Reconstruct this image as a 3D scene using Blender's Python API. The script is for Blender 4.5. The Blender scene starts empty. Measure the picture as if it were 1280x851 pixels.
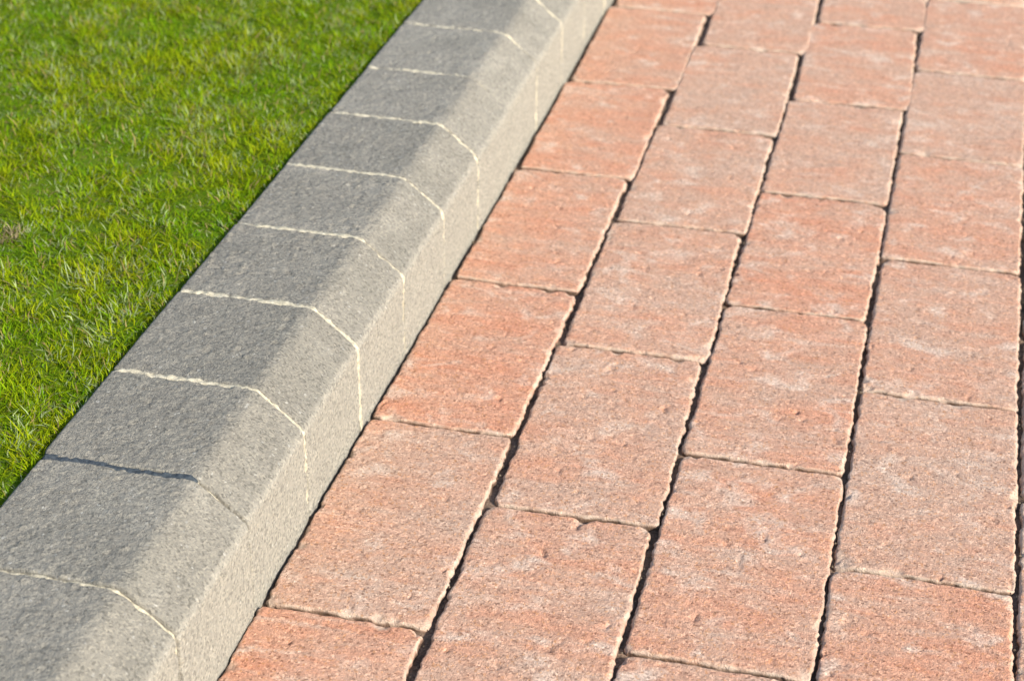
import bpy, math, random
import numpy as np
from mathutils import Vector, Euler

S = bpy.context.scene
R = math.radians
random.seed(7)
RNG = np.random.default_rng(11)

# ------------------------------------------------------------------ camera
cam_d = bpy.data.cameras.new('camera')
cam = bpy.data.objects.new('camera', cam_d)
S.collection.objects.link(cam)
S.camera = cam
cam.location = (0.3400, -0.8766, 0.6746)
cam.rotation_mode = 'XYZ'
cam.rotation_euler = Euler((1.0451, -0.0086, 0.2416), 'XYZ')
cam_d.sensor_fit = 'HORIZONTAL'
cam_d.sensor_width = 36.0
cam_d.lens = 65.95
cam_d.clip_start = 0.02
cam_d.clip_end = 2000
cam_d.dof.use_dof = True
cam_d.dof.focus_distance = 1.10
cam_d.dof.aperture_fstop = 12.0

# ------------------------------------------------------------------ light
SUN_EL = R(30.0)
SUN_AZ = R(-26.0)            # from +x, towards the camera side (-y)
sd = Vector((math.cos(SUN_EL) * math.cos(SUN_AZ), math.cos(SUN_EL) * math.sin(SUN_AZ), math.sin(SUN_EL)))
w = bpy.data.worlds.new('World')
S.world = w
w.use_nodes = True
nt = w.node_tree
bg = nt.nodes['Background']
sky = nt.nodes.new('ShaderNodeTexSky')
sky.sky_type = 'NISHITA'
sky.sun_disc = False
sky.sun_elevation = SUN_EL
sky.sun_rotation = math.atan2(sd.x, sd.y)
nt.links.new(sky.outputs[0], bg.inputs[0])
bg.inputs[1].default_value = 0.15
sl = bpy.data.lights.new('sun', 'SUN')
sl.energy = 4.6
sl.angle = R(0.55)
sl.color = (1.0, 0.95, 0.87)
sun = bpy.data.objects.new('sun', sl)
sun.rotation_euler = sd.to_track_quat('Z', 'Y').to_euler()
sun.location = sd * 5
S.collection.objects.link(sun)
S.view_settings.view_transform = 'Standard'
S.view_settings.look = 'None'
S.view_settings.gamma = 1.0
S.view_settings.use_curve_mapping = False
S.view_settings.exposure = 0.87


# ------------------------------------------------------------------ numpy noise
_perm = np.random.default_rng(3).permutation(4096).astype(np.int64)
_grad = np.random.default_rng(4).normal(size=(4096, 3))
_grad /= np.linalg.norm(_grad, axis=1)[:, None]


def noise(P, scale, seed=0.0):
    """gradient noise, wavelength ~scale metres, about -0.7..0.7"""
    Q = np.asarray(P) / scale + np.array([seed * 17.31, seed * 5.77 + 3.1, seed * 9.13 - 7.7])
    i0 = np.floor(Q).astype(np.int64)
    f = Q - i0
    u = f * f * f * (f * (f * 6 - 15) + 10)
    out = np.zeros(len(Q))
    for dx in (0, 1):
        for dy in (0, 1):
            for dz in (0, 1):
                h = _perm[(_perm[(_perm[(i0[:, 0] + dx) & 4095] + i0[:, 1] + dy) & 4095] + i0[:, 2] + dz) & 4095]
                g = _grad[h]
                d = (f[:, 0] - dx) * g[:, 0] + (f[:, 1] - dy) * g[:, 1] + (f[:, 2] - dz) * g[:, 2]
                wx = u[:, 0] if dx else 1 - u[:, 0]
                wy = u[:, 1] if dy else 1 - u[:, 1]
                wz = u[:, 2] if dz else 1 - u[:, 2]
                out += wx * wy * wz * d
    return out * 1.3


def np_mesh(name, V, Q, smooth=True, mats=(), mat_idx=None):
    """mesh from an (n,3) vertex array and an (m,k) face array"""
    me = bpy.data.meshes.new(name)
    V = np.ascontiguousarray(V, dtype=np.float32)
    Q = np.ascontiguousarray(Q, dtype=np.int32)
    k = Q.shape[1]
    me.vertices.add(len(V))
    me.vertices.foreach_set('co', V.ravel())
    me.loops.add(Q.size)
    me.loops.foreach_set('vertex_index', Q.ravel())
    me.polygons.add(len(Q))
    me.polygons.foreach_set('loop_start', np.arange(0, Q.size, k, dtype=np.int32))
    me.polygons.foreach_set('use_smooth', np.full(len(Q), smooth))
    for m in mats:
        me.materials.append(m)
    if mat_idx is not None:
        me.polygons.foreach_set('material_index', np.asarray(mat_idx, dtype=np.int32))
    me.update(calc_edges=True)
    me.validate()
    return me


def link(name, me, parent=None, loc=(0, 0, 0), rz=0.0):
    o = bpy.data.objects.new(name, me)
    S.collection.objects.link(o)
    o.location = loc
    o.rotation_euler = (0, 0, rz)
    if parent:
        o.parent = parent
    return o


def tag(o, label, cat, kind=None, group=None):
    o['label'] = label
    o['category'] = cat
    if kind:
        o['kind'] = kind
    if group:
        o['group'] = group
    return o


# ------------------------------------------------------------------ materials
class NT:
    def __init__(self, name):
        self.m = bpy.data.materials.new(name)
        self.m.use_nodes = True
        self.t = self.m.node_tree
        self.b = self.t.nodes['Principled BSDF']
        self.out = self.t.nodes['Material Output']

    def n(self, typ, **kw):
        nd = self.t.nodes.new('ShaderNode' + typ)
        for k, v in kw.items():
            setattr(nd, k, v)
        return nd

    def l(self, a, b):
        self.t.links.new(a, b)

    def put(self, sock, v):
        if hasattr(v, 'is_linked') or isinstance(v, bpy.types.NodeSocket):
            self.l(v, sock)
        else:
            sock.default_value = v

    def obj_co(self, seed_attr=None):
        tc = self.n('TexCoord')
        if not seed_attr:
            return tc.outputs['Object']
        a = self.n('Attribute', attribute_type='OBJECT', attribute_name=seed_attr)
        c = self.n('CombineXYZ')
        for i in range(3):
            self.l(a.outputs['Fac'], c.inputs[i])
        v = self.n('VectorMath', operation='ADD')
        self.l(tc.outputs['Object'], v.inputs[0])
        self.l(c.outputs[0], v.inputs[1])
        return v.outputs[0]

    def scale(self, co, s):
        v = self.n('VectorMath', operation='MULTIPLY')
        self.l(co, v.inputs[0])
        v.inputs[1].default_value = s
        return v.outputs[0]

    def noise(self, co, scale, detail=2.0, rough=0.5, dist=0.0):
        nd = self.n('TexNoise')
        self.l(co, nd.inputs['Vector'])
        nd.inputs['Scale'].default_value = scale
        nd.inputs['Detail'].default_value = detail
        nd.inputs['Roughness'].default_value = rough
        nd.inputs['Distortion'].default_value = dist
        return nd.outputs['Fac']

    def vor(self, co, scale, out='Color', feature='F1'):
        nd = self.n('TexVoronoi', feature=feature)
        self.l(co, nd.inputs['Vector'])
        nd.inputs['Scale'].default_value = scale
        return nd.outputs[out]

    def ramp(self, fac, stops, interp='LINEAR'):
        nd = self.n('ValToRGB')
        nd.color_ramp.interpolation = interp
        el = nd.color_ramp.elements
        while len(el) < len(stops):
            el.new(0.5)
        for e, (p, c) in zip(el, stops):
            e.position = p
            e.color = (*c, 1) if len(c) == 3 else c
        self.l(fac, nd.inputs[0])
        return nd.outputs[0]

    def rng(self, v, a, b, c=0.0, d=1.0):
        nd = self.n('MapRange')
        self.l(v, nd.inputs[0])
        for i, x in enumerate((a, b, c, d)):
            nd.inputs[i + 1].default_value = x
        return nd.outputs[0]

    def math(self, op, a, b=0.5, clamp=False):
        nd = self.n('Math', operation=op, use_clamp=clamp)
        self.put(nd.inputs[0], a)
        self.put(nd.inputs[1], b)
        return nd.outputs[0]

    def mix(self, fac, a, b, mode='MIX'):
        nd = self.n('Mix', data_type='RGBA', blend_type=mode)
        self.put(nd.inputs[0], fac)
        for s, v in ((nd.inputs[6], a), (nd.inputs[7], b)):
            if isinstance(v, tuple):
                s.default_value = (*v, 1)
            else:
                self.l(v, s)
        return nd.outputs[2]

    def bump(self, h, dist, strength=1.0, prev=None):
        nd = self.n('Bump')
        nd.inputs['Strength'].default_value = strength
        nd.inputs['Distance'].default_value = dist
        self.l(h, nd.inputs['Height'])
        if prev is not None:
            self.l(prev, nd.inputs['Normal'])
        return nd.outputs[0]

    def done(self, col, normal=None, rough=0.9, spec=0.25):
        self.put(self.b.inputs['Base Color'], col)
        self.put(self.b.inputs['Roughness'], rough)
        self.b.inputs['Specular IOR Level'].default_value = spec
        if normal is not None:
            self.l(normal, self.b.inputs['Normal'])
        return self.m


def mat_paver():
    k = NT('paver_concrete')
    co = k.obj_co('seed')
    at = k.n('Attribute', attribute_type='OBJECT', attribute_name='tone').outputs['Fac']
    # wide cloudy blend between the red pigment and the buff-grey cement, a little streaked across the block
    st = k.scale(co, (0.55, 1.25, 1.0))
    n1 = k.noise(st, 24, 3, 0.6, 0.4)
    n2 = k.noise(st, 75, 3, 0.6, 0.3)
    f = k.math('ADD', k.math('MULTIPLY', n1, 1.15), k.math('MULTIPLY', n2, 0.75))
    f = k.math('ADD', f, k.math('ADD', k.math('MULTIPLY', at, 0.46), 0.05))
    f = k.rng(f, 0.92, 1.62)
    base = k.ramp(f, [(0.0, (0.452, 0.305, 0.225)), (0.34, (0.474, 0.292, 0.205)),
                      (0.66, (0.500, 0.270, 0.178)), (1.0, (0.508, 0.240, 0.148))])
    # pale efflorescence clouds
    n3 = k.noise(k.scale(co, (0.85, 1.15, 1)), 42, 3, 0.55, 0.5)
    cl = k.rng(n3, 0.54, 0.71, 0.0, 0.75)
    base = k.mix(cl, base, (0.57, 0.445, 0.355))
    n6 = k.noise(k.scale(co, (0.35, 2.4, 1)), 40, 3, 0.6, 0.6)
    base = k.mix(k.rng(n6, 0.54, 0.74, 0.0, 0.42), base, (0.56, 0.43, 0.34))
    # sand grains
    v = k.n('TexVoronoi')
    k.l(co, v.inputs['Vector'])
    v.inputs['Scale'].default_value = 720
    sep = k.n('SeparateColor')
    k.l(v.outputs['Color'], sep.inputs[0])
    g = k.ramp(sep.outputs[0], [(0.0, (0.40, 0.34, 0.30)), (0.14, (0.84, 0.80, 0.77)), (0.55, (1.0, 0.99, 0.97)),
                                (0.85, (1.20, 1.14, 1.08)), (1.0, (1.55, 1.56, 1.52))])
    base = k.mix(0.78, base, g, 'MULTIPLY')
    warm = k.rng(sep.outputs[1], 0.88, 0.97, 0.0, 0.45)
    base = k.mix(warm, base, (0.52, 0.24, 0.09))
    # dark crumbs and pits
    n4 = k.noise(co, 330, 2, 0.6)
    n5 = k.noise(co, 60, 2, 0.5)
    pit = k.math('MULTIPLY', k.rng(n4, 0.61, 0.70), k.rng(n5, 0.42, 0.62))
    base = k.mix(k.math('MULTIPLY', pit, 0.75), base, (0.20, 0.11, 0.065))
    # pale worn rim
    rim = k.n('Attribute', attribute_type='GEOMETRY', attribute_name='rim').outputs['Fac']
    base = k.mix(k.math('MULTIPLY', rim, 0.85), base, (0.60, 0.48, 0.36))
    shade_dirt = k.n('Attribute', attribute_type='GEOMETRY', attribute_name='joint_shade_dirt').outputs['Fac']  # joint walls darkened: shade painted in, along with brown joint dirt
    base = k.mix(k.math('MULTIPLY', shade_dirt, 0.9), base, (0.085, 0.050, 0.030))
    h = k.math('ADD', k.noise(co, 950, 3, 0.72), k.math('MULTIPLY', n4, -0.4))
    nb = k.bump(h, 0.0016, 1.0)
    return k.done(base, nb, 0.92, 0.22)


def mat_kerb():
    k = NT('kerb_concrete')
    co = k.obj_co('seed')
    at = k.n('Attribute', attribute_type='OBJECT', attribute_name='tone').outputs['Fac']
    n1 = k.noise(co, 30, 4, 0.6, 0.3)
    f = k.math('ADD', k.rng(n1, 0.3, 0.7), k.math('MULTIPLY', at, 1.7))
    f = k.rng(f, 0.1, 2.3)
    base = k.ramp(f, [(0.0, (0.165, 0.152, 0.125)), (0.5, (0.204, 0.188, 0.154)), (1.0, (0.255, 0.236, 0.194))])
    v = k.n('TexVoronoi')
    k.l(co, v.inputs['Vector'])
    v.inputs['Scale'].default_value = 700
    sep = k.n('SeparateColor')
    k.l(v.outputs['Color'], sep.inputs[0])
    st = k.noise(co, 14, 4, 0.65, 0.6)
    base = k.mix(k.rng(st, 0.50, 0.70, 0.0, 0.30), base, (0.150, 0.145, 0.120))
    sc = k.noise(co, 65, 4, 0.7, 0.4)
    base = k.mix(k.rng(sc, 0.58, 0.75, 0.0, 0.35), base, (0.300, 0.285, 0.240))
    # front painted paler for its sunlit brightness, with a yellower cement tint
    fc = k.n('Attribute', attribute_type='GEOMETRY', attribute_name='lit_front').outputs['Fac']
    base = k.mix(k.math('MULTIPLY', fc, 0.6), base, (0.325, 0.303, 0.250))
    g = k.ramp(sep.outputs[0], [(0.0, (0.52, 0.52, 0.52)), (0.3, (0.9, 0.9, 0.9)), (0.75, (1.06, 1.05, 1.03)), (1.0, (1.32, 1.3, 1.25))])
    base = k.mix(0.8, base, g, 'MULTIPLY')
    whit = k.rng(sep.outputs[1], 0.985, 0.998, 0.0, 0.3)
    base = k.mix(whit, base, (0.58, 0.56, 0.50))
    h = k.noise(co, 700, 3, 0.7)
    nb = k.bump(h, 0.0016, 1.0)
    return k.done(base, nb, 0.93, 0.2)


def mat_mortar():
    k = NT('mortar_sand')
    co = k.obj_co()
    n = k.noise(co, 260, 5, 0.75)
    base = k.ramp(n, [(0.28, (0.17, 0.155, 0.115)), (0.48, (0.36, 0.32, 0.23)), (0.75, (0.54, 0.49, 0.37))])
    return k.done(base, k.bump(k.noise(co, 800, 2, 0.6), 0.0006, 0.8), 0.95, 0.15)


def mat_joint_sand():
    k = NT('joint_sand')
    co = k.obj_co()
    n = k.noise(co, 45, 3, 0.6)
    base = k.ramp(n, [(0.3, (0.085, 0.056, 0.038)), (0.7, (0.21, 0.140, 0.095))])
    g = k.rng(k.noise(co, 700, 2, 0.6), 0.3, 0.75, 0.55, 1.5)
    base = k.mix(1.0, base, g, 'MULTIPLY')
    return k.done(base, k.bump(k.noise(co, 500, 3, 0.6), 0.001, 0.8), 0.95, 0.15)


def mat_dark_joint():
    k = NT('dark_joint_strip')  # dark blue-grey colour along the top of one kerb joint
    co = k.obj_co()
    n = k.noise(co, 500, 3, 0.6)
    base = k.ramp(n, [(0.3, (0.022, 0.028, 0.033)), (0.7, (0.060, 0.072, 0.080))])
    return k.done(base, k.bump(n, 0.0008, 0.8), 0.85, 0.2)


def mat_far_paving():
    k = NT('distant_pavers')
    co = k.obj_co()
    sp = k.n('SeparateXYZ')
    k.l(co, sp.inputs[0])
    cb = k.n('CombineXYZ')
    k.l(sp.outputs[1], cb.inputs[0])
    k.l(sp.outputs[0], cb.inputs[1])
    b = k.n('TexBrick')
    k.l(cb.outputs[0], b.inputs['Vector'])
    b.inputs['Color1'].default_value = (0.50, 0.24, 0.155, 1)
    b.inputs['Color2'].default_value = (0.43, 0.28, 0.20, 1)
    b.inputs['Mortar'].default_value = (0.07, 0.05, 0.04, 1)
    b.inputs['Scale'].default_value = 1.0
    b.inputs['Brick Width'].default_value = 0.2045
    b.inputs['Row Height'].default_value = 0.1068
    b.inputs['Mortar Size'].default_value = 0.003
    g = k.rng(k.noise(co, 60, 4, 0.65), 0.3, 0.7, 0.8, 1.2)
    return k.done(k.mix(1.0, b.outputs[0], g, 'MULTIPLY'), k.bump(k.noise(co, 300, 2), 0.001, 0.8), 0.92, 0.2)


def mat_soil():
    k = NT('lawn_soil')
    co = k.obj_co()
    n = k.noise(co, 90, 4, 0.65)
    base = k.ramp(n, [(0.3, (0.050, 0.100, 0.005)), (0.55, (0.095, 0.145, 0.006)), (0.78, (0.135, 0.135, 0.030))])
    return k.done(base, k.bump(k.noise(co, 420, 3, 0.7), 0.002, 1.0), 0.95, 0.05)


def mat_earth():
    k = NT('earth')
    co = k.obj_co()
    n = k.noise(co, 3, 6, 0.65)
    return k.done(k.ramp(n, [(0.3, (0.10, 0.075, 0.05)), (0.7, (0.20, 0.155, 0.105))]), k.bump(n, 0.03, 0.6), 0.95, 0.1)


def mat_grass():
    k = NT('grass_blade')
    a = k.n('Attribute', attribute_type='GEOMETRY', attribute_name='blade_colour')
    col = a.outputs['Color']
    k.l(col, k.b.inputs['Base Color'])
    k.b.inputs['Roughness'].default_value = 0.65
    k.b.inputs['Specular IOR Level'].default_value = 0.05
    tr = k.n('BsdfTranslucent')
    tcol = k.mix(1.0, col, (1.15, 1.2, 0.6), 'MULTIPLY')
    k.l(tcol, tr.inputs['Color'])
    mx = k.n('MixShader')
    mx.inputs[0].default_value = 0.38
    k.l(k.b.outputs[0], mx.inputs[1])
    k.l(tr.outputs[0], mx.inputs[2])
    k.l(mx.outputs[0], k.out.inputs['Surface'])
    return k.m


M_PAVER, M_KERB, M_MORTAR, M_SAND = mat_paver(), mat_kerb(), mat_mortar(), mat_joint_sand()
M_DARK_JOINT = mat_dark_joint()
M_FAR, M_SOIL, M_EARTH, M_GRASS = mat_far_paving(), mat_soil(), mat_earth(), mat_grass()


def sheet(x0, x1, y0, y1, z, n=1, m=1, amp=0.0, lam=0.03):
    xs, ys = np.linspace(x0, x1, n + 1), np.linspace(y0, y1, m + 1)
    X, Y = np.meshgrid(xs, ys, indexing='ij')
    V = np.stack([X.ravel(), Y.ravel(), np.full(X.size, z)], 1)
    if amp:
        V[:, 2] += amp * (noise(V, lam) + 0.5 * noise(V, lam / 3, 2))
    idx = np.arange(X.size).reshape(n + 1, m + 1)
    Q = np.stack([idx[:-1, :-1], idx[1:, :-1], idx[1:, 1:], idx[:-1, 1:]], -1).reshape(-1, 4)
    return V, Q


def merge(parts):
    Vs, Qs, mi, o = [], [], [], 0
    for V, Q, m in parts:
        Vs.append(V)
        Qs.append(Q + o)
        mi.append(np.full(len(Q), m))
        o += len(V)
    return np.concatenate(Vs), np.concatenate(Qs), np.concatenate(mi)


# ------------------------------------------------------------------ ground sheets
V, Q = sheet(-300, 300, -300, 300, -0.16, 4, 4)
ground = tag(link('ground', np_mesh('ground', V, Q, mats=[M_EARTH])),
             'bare brown earth beneath the paving and the lawn', 'ground', 'structure')

PX0, PX1, PY0, PY1 = 0.0, 1.389, -0.75, 2.55          # laid with single pavers
parts = [(*sheet(PX0 - 0.003, PX1, PY0, PY1, -0.0050, 150, 330, 0.0028, 0.03), 0),
         (*sheet(PX1 + 0.0005, 40, -40, 40, -0.002, 1, 1), 1),
         (*sheet(PX0 + 0.004, PX1, PY1 + 0.0005, 40, -0.002, 1, 1), 1),
         (*sheet(PX0 + 0.004, PX1, -40, PY0 - 0.0005, -0.002, 1, 1), 1)]
V, Q, mi = merge(parts)
pavement = tag(link('pavement', np_mesh('pavement', V, Q, mats=[M_SAND, M_FAR], mat_idx=mi)),
               'block pavement of salmon red and buff pavers with dark sandy joints', 'pavement', 'structure')

SOIL_Z = 0.0808
parts = [(*sheet(-1.6, -0.121, -0.75, 2.2, SOIL_Z, 150, 300, 0.0015, 0.05), 0),
         (*sheet(-40, -1.6, -40, 40, SOIL_Z, 1, 1), 0),
         (*sheet(-1.6, -0.121, 2.2, 40, SOIL_Z, 1, 1), 0),
         (*sheet(-1.6, -0.121, -40, -0.75, SOIL_Z, 1, 1), 0)]
V, Q, mi = merge(parts)
lawn = tag(link('lawn', np_mesh('lawn', V, Q, mats=[M_SOIL], mat_idx=mi)),
           'mossy soil of the lawn behind the kerb', 'lawn', 'structure')


# ------------------------------------------------------------------ pavers
def spaced(half, step, edge):
    """coordinates -half..half, tighter within 4 mm of the ends"""
    if edge >= step:
        n = max(2, int(round(2 * half / step)))
        return np.linspace(-half, half, n + 1)
    e = np.arange(0, 0.004, edge)
    inner = half - 0.004
    n = max(2, int(round(2 * inner / step)))
    mid = np.linspace(-inner, inner, n + 1)
    return np.concatenate([-half + e, mid, (half - e)[::-1]])


def paver_mesh(wd, ln, seed, step, edge, chips=()):
    rng = np.random.default_rng(1000 + int(seed))
    hx, hy = wd / 2, ln / 2
    xs, ys = spaced(hx, step, edge), spaced(hy, step, edge)
    nx, ny = len(xs), len(ys)
    X, Y = np.meshgrid(xs, ys, indexing='ij')
    x, y = X.ravel().copy(), Y.ravel().copy()
    # rounded corners, each of its own radius
    rc = rng.uniform(0.003, 0.0065, 4)
    r = rc[(x > 0) * 1 + (y > 0) * 2]
    qx, qy = np.abs(x) - (hx - r), np.abs(y) - (hy - r)
    cor = (qx > 0) & (qy > 0)
    L = np.hypot(qx, qy) + 1e-9
    d = np.where(cor, L - r, np.maximum(qx, qy) - r)
    out = cor & (d > 0)
    sx, sy = np.sign(x), np.sign(y)
    x[out] = (sx * (hx - r + qx / L * r))[out]
    y[out] = (sy * (hy - r + qy / L * r))[out]
    dep = np.maximum(-d, 0.0)
    P = np.stack([x, y, np.zeros_like(x)], 1)
    s = float(seed)
    # ragged rim
    we = np.exp(-dep / 0.0022)
    rag = lambda k: (0.0012 * noise(P, 0.017, s + k) + 0.0015 * noise(P, 0.0062, s + k + 1) + 0.0011 * noise(P, 0.0028, s + k + 2))
    dx, dy = rag(0.31) * we, 0.65 * rag(7.7) * we
    ra = 0.0023 + 0.0016 * np.clip(noise(P, 0.021, s + 2.2), -0.6, 1) + 0.0010 * noise(P, 0.006, s + 3.3)
    crosswise = (hy - np.abs(y)) < (hx - np.abs(x))
    ra = np.clip(np.where(crosswise, ra * 0.62, ra), 0.0007, 0.005)
    t = np.clip(dep / ra, 0, 1)
    z = -ra * (1 - np.sqrt(np.clip(1 - (1 - t) ** 2, 0, 1)))
    rim = np.clip(1 - dep / (ra * 0.9), 0, 1) * np.clip(0.65 + 0.9 * noise(P, 0.008, s + 5), 0, 1)
    # crumbled spots along the rim
    cl = list(chips)
    for i in range(rng.integers(4, 9)):
        if rng.random() < ln / (ln + wd):
            c = (rng.choice([-hx, hx]), rng.uniform(-hy, hy))
        else:
            c = (rng.uniform(-hx, hx), rng.choice([-hy, hy]))
        cl.append((*c, rng.uniform(0.003, 0.0075), rng.uniform(0.0008, 0.0024)))
    for cx, cy in ((-hx, -hy), (hx, -hy), (-hx, hy), (hx, hy)):
        if rng.random() < 0.5:
            cl.append((cx, cy, rng.uniform(0.005, 0.010), rng.uniform(0.001, 0.003)))
    for cx, cy, cr, cd in cl:
        dd = np.hypot(x - cx, y - cy) / cr
        m = dd < 1.6
        if m.any():
            e = dd[m] + 0.5 * noise(P[m], 0.004, s + 9)
            z[m] -= cd * np.clip(1.25 * (1 - e), 0, 1)
            rim[m] = np.maximum(rim[m], 0.6 * np.clip(2 * (1 - e), 0, 1))
    # face relief
    z += 0.0007 * noise(P, 0.045, s + 11) + 0.00020 * noise(P, 0.011, s + 12)
    if step < 0.004:
        z += 0.00014 * noise(P, 0.0044, s + 13) + 0.00019 * noise(P, 0.0026, s + 14)
        pit = np.clip(noise(P, 0.0058, s + 15) - 0.33, 0, 0.35) * np.clip(noise(P, 0.02, s + 16) + 0.30, 0, 0.8)
        z -= 0.0085 * pit
    V = np.stack([x + dx, y + dy, z], 1)
    idx = np.arange(nx * ny).reshape(nx, ny)
    Q = [np.stack([idx[:-1, :-1], idx[1:, :-1], idx[1:, 1:], idx[:-1, 1:]], -1).reshape(-1, 4)]
    loop = np.concatenate([idx[:, 0], idx[-1, 1:], idx[-2::-1, -1], idx[0, -2:0:-1]])
    ring = V[loop].copy()
    prev, base, Vs, off = loop, ring.copy(), [V], len(V)
    nrm = np.stack([ring[:, 0] / hx, ring[:, 1] / hy], 1)
    for j, dz in enumerate((0.0016, 0.006, 0.012, 0.055)):
        q = base.copy()
        q[:, 2] = -0.003 - dz if j else base[:, 2] - dz
        pn = np.stack([q[:, 0], q[:, 1], q[:, 2]], 1)
        q[:, 0] += 0.0011 * noise(pn, 0.006, s + 21 + j)
        q[:, 1] += 0.0011 * noise(pn, 0.006, s + 31 + j)
        Vs.append(q)
        cur = np.arange(off, off + len(loop))
        off += len(loop)
        Q.append(np.stack([prev, cur, np.roll(cur, -1), np.roll(prev, -1)], -1)[:, ::-1][:, ::-1])
        prev = cur
    V = np.concatenate(Vs)
    Q = np.concatenate(Q)
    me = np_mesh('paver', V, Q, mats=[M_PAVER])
    at = me.attributes.new('rim', 'FLOAT', 'POINT')
    full = np.zeros(len(V), dtype=np.float32)
    full[:nx * ny] = rim
    full[nx * ny:] = 0.2
    at.data.foreach_set('value', full)
    soil = np.zeros(len(V), dtype=np.float32)  # weight of the painted joint shade and dirt, rising down the walls
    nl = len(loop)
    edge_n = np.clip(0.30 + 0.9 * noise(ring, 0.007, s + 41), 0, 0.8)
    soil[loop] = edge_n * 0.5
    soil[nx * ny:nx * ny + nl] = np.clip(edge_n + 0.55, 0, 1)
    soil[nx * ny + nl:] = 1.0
    me.attributes.new('joint_shade_dirt', 'FLOAT', 'POINT').data.foreach_set('value', soil)
    return me


# joints measured across the bed (metres): per column left/right rim and the cross joints (left, right)
COLS = {
    1: dict(x=[(5.2, 97.3), (5.0, 97.0), (4.8, 96.6), (5.4, 96.2), (5.6, 98.2), (6.0, 101.6), (6.4, 105.0)],
            j=[(-76.3, -72.6), (131.6, 131.4), (335.9, 336.0), (540.5, 543.5), (741.0, 747.0), (949.0, 955.0)]),
    2: dict(x=[(103.6, 205.4), (103.4, 204.6), (103.0, 204.2), (103.2, 204.8), (104.8, 205.4), (107.6, 208.4)],
            j=[(53.9, 55.9), (258.0, 262.0), (463.4, 465.0), (662.8, 662.6), (864.6, 868.8)]),
    3: dict(x=[(211.4, 313.4), (211.0, 313.0), (210.0, 311.8), (209.2, 310.8), (209.8, 311.4), (211.0, 314.6), (213.2, 317.0)],
            j=[(-65.9, -64.7), (142.0, 141.2), (346.9, 348.2), (549.6, 546.0), (749.5, 753.7), (959.0, 962.0)]),
    4: dict(x=[(318.2, 420.4), (317.8, 420.2), (317.0, 419.4), (316.2, 419.0), (317.2, 420.0), (319.6, 420.2)],
            j=[(42.6, 43.5), (250.1, 249.5), (451.7, 451.5), (656.6, 654.4), (855.1, 854.4)]),
}
TONE = {1: [.88, .24, .92, .68, .80, .58, .58], 2: [.5, .38, .42, .30, .32, .45],
        3: [.42, .68, .62, .80, .32, .55, .5], 4: [.72, .32, .45, .62, .30, .58]}
CHIP = {(3, 3): [(0.0505, 0.1005, 0.010, 0.006)],           # broken corner
        (4, 1): [(-0.0505, -0.1010, 0.010, 0.0026)],
        (1, 2): [(0.046, 0.101, 0.008, 0.003)],
        (2, 2): [(0.050, -0.101, 0.009, 0.003)],
        (1, 0): [(0.046, 0.100, 0.006, 0.003)],
        (4, 2): [(-0.050, -0.100, 0.008, 0.003)]}
LEN = 0.2045
GAP = 0.0036
pav_seed = 0


def place_paver(me, x, y, z, rz, tone):
    global pav_seed
    pav_seed += 1
    o = link('paver', me, pavement, (x, y, z), rz)
    o['tone'] = float(tone)
    o['seed'] = float((pav_seed * 0.737) % 13.0)
    return o


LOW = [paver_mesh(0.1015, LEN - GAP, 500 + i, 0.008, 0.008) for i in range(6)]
rr = random.Random(5)
for c in range(1, 14):
    if c in COLS:
        j = [(a / 1000, b / 1000) for a, b in COLS[c]['j']]
        xs = [(a / 1000, b / 1000) for a, b in COLS[c]['x']]
    else:
        x0 = 0.4252 + (c - 5) * 0.1075
        off = (-0.058 if c % 2 else 0.046) + rr.uniform(-.006, .006)
        j = [(off + i * LEN + rr.uniform(-.001, .001),) * 2 for i in range(6)]
        xs = [(x0 + rr.uniform(-.0006, .0006), x0 + 0.1018)] * 7
    n = len(j)
    first = j[0]
    hi_lo, hi_hi = 0, n                       # built one by one between measured joints
    jj = [(first[0] - LEN, first[1] - LEN)] + j + [(j[-1][0] + LEN, j[-1][1] + LEN)]
    for i in range(len(jj) - 1):
        (a0, a1), (b0, b1) = jj[i], jj[i + 1]
        xl, xr = xs[min(i, len(xs) - 1)]
        ln = (b0 + b1) / 2 - (a0 + a1) / 2 - (GAP + 0.0010 if a0 > 0.3 else GAP)
        cy = (a0 + a1 + b0 + b1) / 4
        xl, xr = xl - ((0.0048 if i < 2 else 0.0040) if c == 1 else 0.0014), xr + 0.0014
        wd = xr - xl
        rz = ((a1 - a0) + (b1 - b0)) / 2 / wd
        tone = TONE[c][min(i, len(TONE[c]) - 1)] if c in TONE else rr.uniform(.3, .8)
        if c <= 6:
            far = cy > 0.62
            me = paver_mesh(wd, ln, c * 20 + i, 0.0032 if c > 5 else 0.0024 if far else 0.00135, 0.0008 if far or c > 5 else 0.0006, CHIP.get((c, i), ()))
        else:
            me = rr.choice(LOW)
        place_paver(me, (xl + xr) / 2, cy, rr.uniform(-0.0003, 0.0003), rz * (0.3 if c == 1 else 0.7), tone)
    y = jj[-1][0]
    while y + LEN < PY1:
        place_paver(rr.choice(LOW), sum(xs[-1]) / 2, y + LEN / 2, rr.uniform(-.0006, .0006), rr.uniform(-.004, .004), rr.uniform(.3, .8))
        y += LEN
    y = jj[0][0] - LEN
    while y > PY0:
        place_paver(rr.choice(LOW), sum(xs[0]) / 2, y + LEN / 2, rr.uniform(-.0006, .0006), rr.uniform(-.004, .004), rr.uniform(.3, .8))
        y -= LEN

# ------------------------------------------------------------------ kerb
KX0, KXR, KZT, KZC = -0.1222, -0.0298, 0.0861, 0.0612


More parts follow.
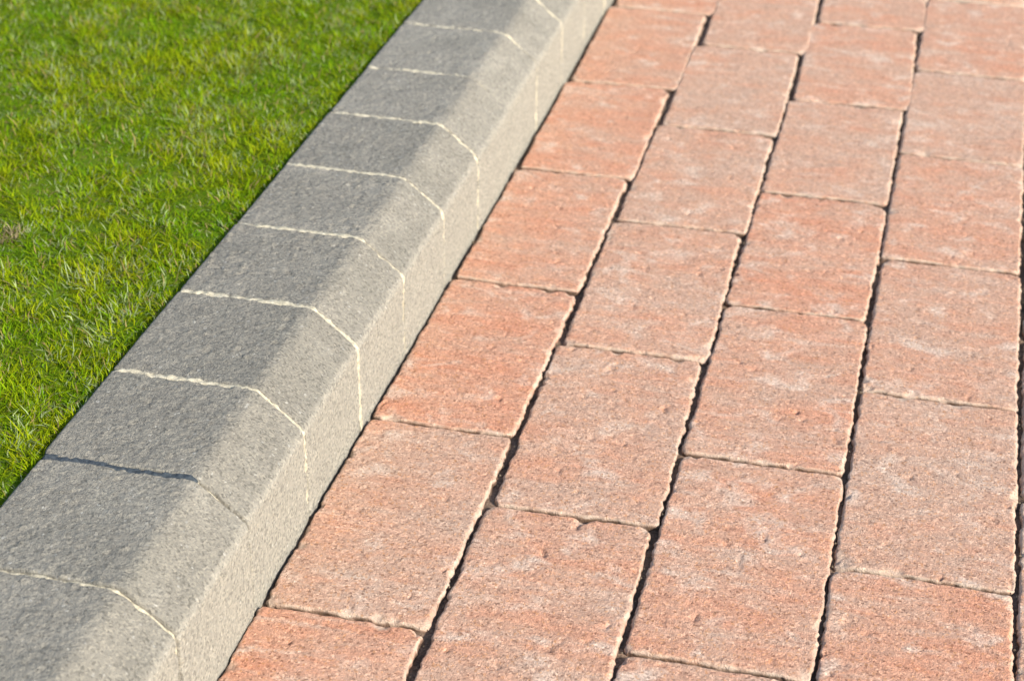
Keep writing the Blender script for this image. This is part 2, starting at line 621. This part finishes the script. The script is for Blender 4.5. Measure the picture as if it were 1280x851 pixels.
def kerb_profile(step):
    """points (x, z), outward normals and a roughness weight (1 on the cast-up top, less on the splay and front)"""
    key = [(KX0, -0.10), (KX0, KZT), (KXR, KZT), (0.0, KZC), (0.0, -0.10)]
    rad = [0, 0.0015, 0.014, 0.009, 0]
    pts = []
    for i, (px, pz) in enumerate(key):
        p = np.array([px, pz])
        if rad[i] == 0:
            pts.append(p)
            continue
        a, b = np.array(key[i - 1]) - p, np.array(key[i + 1]) - p
        a, b = a / np.linalg.norm(a), b / np.linalg.norm(b)
        th = math.acos(np.clip(a @ b, -1, 1))
        tl = rad[i] / math.tan(th / 2)
        cen = p + (a + b) / np.linalg.norm(a + b) * rad[i] / math.sin(th / 2)
        s0, s1 = p + a * tl - cen, p + b * tl - cen
        for t in np.linspace(0, 1, 12):
            v = s0 * (1 - t) + s1 * t
            pts.append(cen + v / np.linalg.norm(v) * rad[i])
    pts = np.array(pts)
    # coarse below ground, even steps above
    seg = np.linalg.norm(np.diff(pts, axis=0), axis=1)
    cum = np.concatenate([[0], np.cumsum(seg)])
    tot = cum[-1]
    lo, hi = 0.13, tot - 0.095
    s = np.concatenate([np.linspace(0, lo, 4)[:-1], np.linspace(lo, hi, max(8, int((hi - lo) / step))), np.linspace(hi, tot, 4)[1:]])
    x, z = np.interp(s, cum, pts[:, 0]), np.interp(s, cum, pts[:, 1])
    e = 1e-4
    tx = np.interp(s + e, cum, pts[:, 0]) - np.interp(s - e, cum, pts[:, 0])
    tz = np.interp(s + e, cum, pts[:, 1]) - np.interp(s - e, cum, pts[:, 1])
    nn = np.hypot(tx, tz) + 1e-12
    nrm = np.stack([-tz / nn, tx / nn], 1)
    rw = np.clip(0.32 + 0.75 * np.clip((nrm[:, 1] - 0.75) / 0.25, 0, 1), 0, 1)
    return np.stack([x, z], 1), nrm, rw


def kerb_block_mesh(length, seed, step):
    P2, N2, rw = kerb_profile(step)
    half = length / 2
    ys = spaced(half, step, min(step, 0.0006) if step < 0.003 else step)
    n, m = len(P2), len(ys)
    X = np.repeat(P2[:, 0], m)
    Z = np.repeat(P2[:, 1], m)
    Nx, Nz = np.repeat(N2[:, 0], m), np.repeat(N2[:, 1], m)
    W = np.repeat(rw, m)
    Y = np.tile(ys, n)
    P = np.stack([X, Y, Z], 1)
    s = float(seed) + 300
    dep = half - np.abs(Y)
    ra = np.clip(0.0013 + 0.0012 * noise(P, 0.014, s) + 0.0008 * noise(P, 0.005, s + 1), 0.0003, 0.0032)
    t = np.clip(dep / ra, 0, 1)
    h = -ra * (1 - np.sqrt(np.clip(1 - (1 - t) ** 2, 0, 1)))
    h += W * (0.0006 * noise(P, 0.03, s + 2) + 0.0004 * noise(P, 0.009, s + 3))
    if step < 0.003:
        h += W * (0.00040 * noise(P, 0.0042, s + 4) + 0.00060 * noise(P, 0.0026, s + 5))
        h -= W * 0.004 * np.clip(noise(P, 0.006, s + 6) - 0.38, 0, 0.3)
        h += W * 0.004 * np.clip(noise(P, 0.005, s + 7) - 0.40, 0, 0.3)
    # crumbled arrises at the block ends
    h -= 0.0045 * np.clip(noise(P, 0.009, s + 15) - 0.12, 0, 0.5) * np.clip(1 - dep / 0.0045, 0, 1)
    yo = np.exp(-dep / 0.002) * (0.0007 * noise(P, 0.012, s + 8) + 0.0006 * noise(P, 0.004, s + 9))
    V = np.stack([X + Nx * h, Y + yo, Z + Nz * h], 1)
    idx = np.arange(n * m).reshape(n, m)
    Q = [np.stack([idx[:-1, :-1], idx[:-1, 1:], idx[1:, 1:], idx[1:, :-1]], -1).reshape(-1, 4)]
    # end faces: strips to an inset copy of the profile, then closed to the middle line
    off = n * m
    Vs = [V]
    for col, sg in ((0, -1), (m - 1, 1)):
        e = V[idx[:, col]].copy()
        mid = e.copy()
        mid[:, 0] = e[:, 0] * 0.25 + (-0.055) * 0.75
        mid[:, 2] = np.minimum(e[:, 2] - 0.03, 0.03)
        mid[:, 1] = sg * half
        Vs.append(mid)
        cur = np.arange(off, off + n)
        off += n
        a = idx[:, col]
        q = np.stack([a[:-1], a[1:], cur[1:], cur[:-1]], -1)
        Q.append(q if sg < 0 else q[:, ::-1])
    me = np_mesh('kerb_block', np.concatenate(Vs), np.concatenate(Q), mats=[M_KERB])
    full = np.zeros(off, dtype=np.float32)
    full[:n * m] = np.clip((Nx - 0.66) / 0.3, 0, 1)  # upright front gets the painted sunlit lift
    me.attributes.new('lit_front', 'FLOAT', 'POINT').data.foreach_set('value', full)
    return me


def mortar_mesh(width, seed, rec_top, rec_side, dark=False):
    """a bead of pointing that follows the kerb profile; recesses in metres"""
    P2, N2, rw = kerb_profile(0.0012)
    keep = P2[:, 1] > -0.02
    P2, N2 = P2[keep], N2[keep]
    ts = np.array([-1, -0.7, -0.4, -0.15, 0.15, 0.4, 0.7, 1.0])
    n, m = len(P2), len(ts)
    X, Z = np.repeat(P2[:, 0], m), np.repeat(P2[:, 1], m)
    Nx, Nz = np.repeat(N2[:, 0], m), np.repeat(N2[:, 1], m)
    T = np.tile(ts, n)
    P = np.stack([X, T * width / 2, Z], 1)
    s = float(seed) + 700
    top = np.clip((Nz - 0.8) / 0.18, 0, 1)
    rec = rec_top * top + rec_side * (1 - top)
    h = -rec + 0.0012 * noise(P, 0.03, s + 3) + 0.0009 * noise(P, 0.012, s) + 0.0010 * noise(P, 0.0045, s + 1) + 0.0007 * noise(P, 0.0025, s + 2)
    h -= 0.0010 * T ** 4
    wob = 0.0008 * noise(np.stack([X, Z * 0, Z], 1), 0.013, s + 5) + 0.0005 * noise(np.stack([X, Z * 0, Z], 1), 0.005, s + 6)
    V = np.stack([X + Nx * h, P[:, 1] + wob, Z + Nz * h], 1)
    idx = np.arange(n * m).reshape(n, m)
    Q = np.stack([idx[:-1, :-1], idx[:-1, 1:], idx[1:, 1:], idx[1:, :-1]], -1).reshape(-1, 4)
    if dark:
        mi = (top[idx[:-1, :-1].ravel()] > 0.5).astype(np.int32)
        return np_mesh('mortar_joint', V, Q, mats=[M_MORTAR, M_DARK_JOINT], mat_idx=mi)
    return np_mesh('mortar_joint', V, Q, mats=[M_MORTAR])


kerb = bpy.data.objects.new('kerb', None)
S.collection.objects.link(kerb)
kerb.location = (-0.0015, 0, -0.10)
tag(kerb, 'low grey concrete kerb of short splayed blocks with pale mortar joints beside lawn', 'kerb')
V, Q = sheet(-0.16, -0.0005, -1.3, 3.6, 0, 1, 1)
V2 = V.copy()
V2[:, 2] -= 0.05
F = np.array([[0, 2, 3, 1], [4, 5, 7, 6], [0, 1, 5, 4], [2, 6, 7, 3], [0, 4, 6, 2], [1, 3, 7, 5]])
link('footing', np_mesh('footing', np.concatenate([V, V2]), F, smooth=False, mats=[M_KERB]), kerb, (0, 0, 0.004))['tone'] = 0.5

KS, KO = 0.1012, -0.1851
# per block: height offset (mm), tone; block b lies between joint b and b+1
KB = {-2: (0.3, .5), -1: (-0.4, .45), 0: (0.0, .42), 1: (0.2, .30), 2: (0.3, .25), 3: (0.3, .38), 4: (0.0, .50), 5: (0.3, .45), 6: (0.5, .62),
      7: (0.2, .75), 8: (0.4, .7), 9: (0.2, .6), 10: (0.1, .6)}
JY = {0: -0.1840, 1: -0.0822, 2: 0.0150, 3: 0.1182, 4: 0.2196, 5: 0.3214, 6: 0.4217, 7: 0.5198, 8: 0.6262, 9: 0.7260}
jy = lambda b: JY.get(b, KO + b * KS)
# per joint: bead width, recess on top, recess on the splay and front (m)
KJ = {0: (0.0036, 0.0018, 0.0024), 1: (0.0066, 0.0002, 0.0032), 2: (0.0054, -0.0002, 0.0011), 3: (0.0060, -0.0005, 0.0007),
      4: (0.0048, -0.0001, 0.0007), 5: (0.0050, -0.0001, 0.0008), 6: (0.0052, -0.0004, 0.0008), 7: (0.0066, -0.0003, 0.0018), 8: (0.0052, 0.0002, 0.0006)}
KLOW = [kerb_block_mesh(KS - 0.002, 90 + i, 0.008) for i in range(4)]
MLOW = [mortar_mesh(0.0045, 60 + i, 0.0001, 0.0002) for i in range(3)]
for b in range(-11, 36):
    y0, y1 = jy(b), jy(b + 1)
    if -3 <= b <= 10:
        ln = y1 - y0 - (0.0028 if b in (0, 1) else 0.0018)
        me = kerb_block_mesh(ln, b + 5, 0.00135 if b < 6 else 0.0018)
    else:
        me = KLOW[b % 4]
    dz, tone = KB.get(b, (rr.uniform(-.5, .5), rr.uniform(.3, .7)))
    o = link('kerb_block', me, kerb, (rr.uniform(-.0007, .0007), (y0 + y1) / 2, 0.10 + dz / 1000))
    o['tone'] = tone
    o['seed'] = float((b * 0.93 + 40) % 11)
    if b in KJ:
        wj, rt, rs = KJ[b]
        mm = mortar_mesh(wj, b + 3, rt, rs, dark=(b == 1))
    else:
        mm = MLOW[b % 3]
    link('mortar_joint', mm, kerb, (0, y0, 0.10))


# ------------------------------------------------------------------ grass
def blades(n, x0, x1, y0, y1, seed, lmin, lmax, wmin, wmax, brown=False, flat=0.95):
    g = np.random.default_rng(seed)
    bx, by = g.uniform(x0, x1, n), g.uniform(y0, y1, n)
    B = np.stack([bx, by, np.zeros(n)], 1)
    tuft = noise(B, 0.028, 1) + 0.6 * noise(B, 0.011, 2)
    if brown:
        cx, cy = (x0 + x1) / 2, (y0 + y1) / 2
        keep = np.hypot((bx - cx) / (x1 - x0), (by - cy) / (y1 - y0)) < 0.5
    else:
        keep = g.random(n) < np.clip(0.78 + 0.7 * tuft, 0.3, 1)
    B, tuft = B[keep], tuft[keep]
    n = len(B)
    B[:, 2] = SOIL_Z - 0.0008
    patch = noise(B, 0.085, 5) + 0.6 * noise(B, 0.034, 6)
    ln = g.uniform(lmin, lmax, n) * np.clip(1 + 0.45 * tuft + 0.3 * patch, 0.55, 1.5)
    ln *= np.clip((-0.1215 - B[:, 0]) / 0.012, 0.9, 1)
    wd = g.uniform(wmin, wmax, n)
    # lean follows a slowly turning comb plus wide scatter
    az = 7.0 * noise(B, 0.03, 8) + g.normal(0, 1.5, n)
    lean = np.clip(g.normal(flat, 0.32, n), 0.05, 1.45)
    bend = g.uniform(-0.3, 0.9, n)
    turn = g.normal(0, 0.5, n)
    ax, ay = np.cos(az), np.sin(az)
    # keep the blades beside the kerb from leaning over it
    near = (B[:, 0] > -0.130) & (ax > 0)
    ax[near] *= -1
    px, py = -ay, ax
    ts = (0.0, 0.5, 1.0)
    pos = np.zeros((n, 3, 3))
    acc = B.copy()
    pos[:, 0] = acc
    for i in (1, 2):
        a = np.clip(lean + bend * (ts[i] + ts[i - 1]) / 2, 0, 1.6)
        dl = ln * 0.5
        t = turn * (i - 1)
        hx, hy = ax * np.cos(t) - ay * np.sin(t), ay * np.cos(t) + ax * np.sin(t)
        acc = acc + np.stack([hx * np.sin(a) * dl, hy * np.sin(a) * dl, np.cos(a) * dl], 1)
        pos[:, i] = acc
    pos[:, :, 2] = np.maximum(pos[:, :, 2], SOIL_Z - 0.003)
    Vt = np.zeros((n, 5, 3))
    side = np.stack([px, py, g.uniform(-0.4, 0.4, n)], 1)
    for i, ws in ((0, 0.85), (1, 1.0)):
        o = side * (wd * ws / 2)[:, None]
        Vt[:, i * 2] = pos[:, i] - o
        Vt[:, i * 2 + 1] = pos[:, i] + o
    Vt[:, 4] = pos[:, 2]
    tri = np.array([[0, 1, 3], [0, 3, 2], [2, 3, 4]])
    F = (np.arange(n)[:, None, None] * 5 + tri[None]).reshape(-1, 3)
    # blade colours: fresh green to yellow green by patch, a share pale or straw
    c1, c2, c3 = np.array([0.125, 0.232, 0.003]), np.array([0.262, 0.285, 0.004]), np.array([0.055, 0.160, 0.003])
    f = np.clip(0.55 + 0.75 * patch + g.normal(0, 0.30, n), 0, 1)[:, None]
    col = c1 * (1 - f) + c2 * f
    dk = np.clip(0.18 - 0.6 * tuft + g.normal(0, 0.22, n), 0, 1)[:, None]
    col = col * (1 - dk) + c3 * dk
    u = g.random(n)
    pp = np.clip(0.14 + 0.34 * noise(B, 0.022, 12), 0.02, 0.45)
    pale = u < pp
    col[pale] = np.array([0.25, 0.29, 0.13]) * g.uniform(0.8, 1.3, (pale.sum(), 1))
    straw = u > 0.94 - 0.10 * np.clip(noise(B, 0.016, 13), 0, 1)
    col[straw] = np.array([0.30, 0.22, 0.085]) * g.uniform(0.6, 1.2, (straw.sum(), 1))
    if brown:
        col[:] = np.array([0.27, 0.215, 0.12]) * g.uniform(0.6, 1.3, (n, 1))
    col *= g.uniform(0.9, 1.3, (n, 1))
    C = np.ones((n, 5, 4), dtype=np.float32)
    C[:, :, :3] = col[:, None, :]
    return Vt.reshape(-1, 3), F, C.reshape(-1, 4)


def grass_object(name, sets):
    Vs, Fs, Cs, o = [], [], [], 0
    for V, F, C in sets:
        Vs.append(V)
        Fs.append(F + o)
        Cs.append(C)
        o += len(V)
    me = np_mesh(name, np.concatenate(Vs), np.concatenate(Fs), mats=[M_GRASS])
    at = me.color_attributes.new('blade_colour', 'FLOAT_COLOR', 'POINT')
    at.data.foreach_set('color', np.concatenate(Cs).astype(np.float32).ravel())
    return link(name, me)


sets = [blades(340000, -0.66, -0.1236, -0.16, 0.84, 21, 0.0048, 0.0112, 0.00045, 0.0009, flat=1.05),
        blades(9000, -0.66, -0.128, -0.16, 0.84, 22, 0.009, 0.020, 0.0006, 0.0011, flat=1.1),
        blades(50000, -1.6, -0.66, -0.75, 2.2, 23, 0.012, 0.024, 0.002, 0.0035),
        blades(40000, -0.66, -0.1235, 0.84, 2.2, 24, 0.010, 0.022, 0.0014, 0.0026),
        blades(20000, -0.66, -0.1235, -0.75, -0.16, 25, 0.010, 0.022, 0.0014, 0.0026)]
grass = tag(grass_object('grass', sets), 'short bright green mown grass of the lawn behind the kerb', 'grass', 'stuff')
TX, TY = (-0.2731, 0.1675)
tuft = tag(grass_object('withered_tuft', [blades(260, TX - 0.009, TX + 0.009, TY - 0.012, TY + 0.012, 31, 0.006, 0.012, 0.0006, 0.0012, brown=True, flat=0.9)]),
           'small withered brown tuft standing out in the green lawn', 'grass tuft')

# ------------------------------------------------------------------ crumbs in the joints
g = np.random.default_rng(77)
GV = np.array([[1, 0, 0], [-1, 0, 0], [0, 1, 0], [0, -1, 0], [0, 0, 1], [0, 0, -1]], dtype=float)
GF = np.array([[0, 2, 4], [2, 1, 4], [1, 3, 4], [3, 0, 4], [2, 0, 5], [1, 2, 5], [3, 1, 5], [0, 3, 5]])
Vs, Fs = [], []
for i in range(900):
    r_ = g.uniform(0.0004, 0.0011)
    jx = g.choice([0.0026, 0.1003, 0.2078, 0.3146, 0.4228])
    x, y = jx + g.normal(0, 0.0016), g.uniform(-0.2, 1.05)
    v = GV * r_ * g.uniform(0.6, 1.3, (6, 3)) + g.normal(0, r_ * 0.15, (6, 3)) + np.array([x, y, -0.0040 + g.uniform(0, 0.002)])
    Vs.append(v)
    Fs.append(GF + 6 * i)
crumbs = tag(link('sand_grains', np_mesh('sand_grains', np.concatenate(Vs), np.concatenate(Fs), smooth=False, mats=[M_EARTH])),
             'loose brown sand grains lying in the joints between the pavers', 'sand', 'stuff')
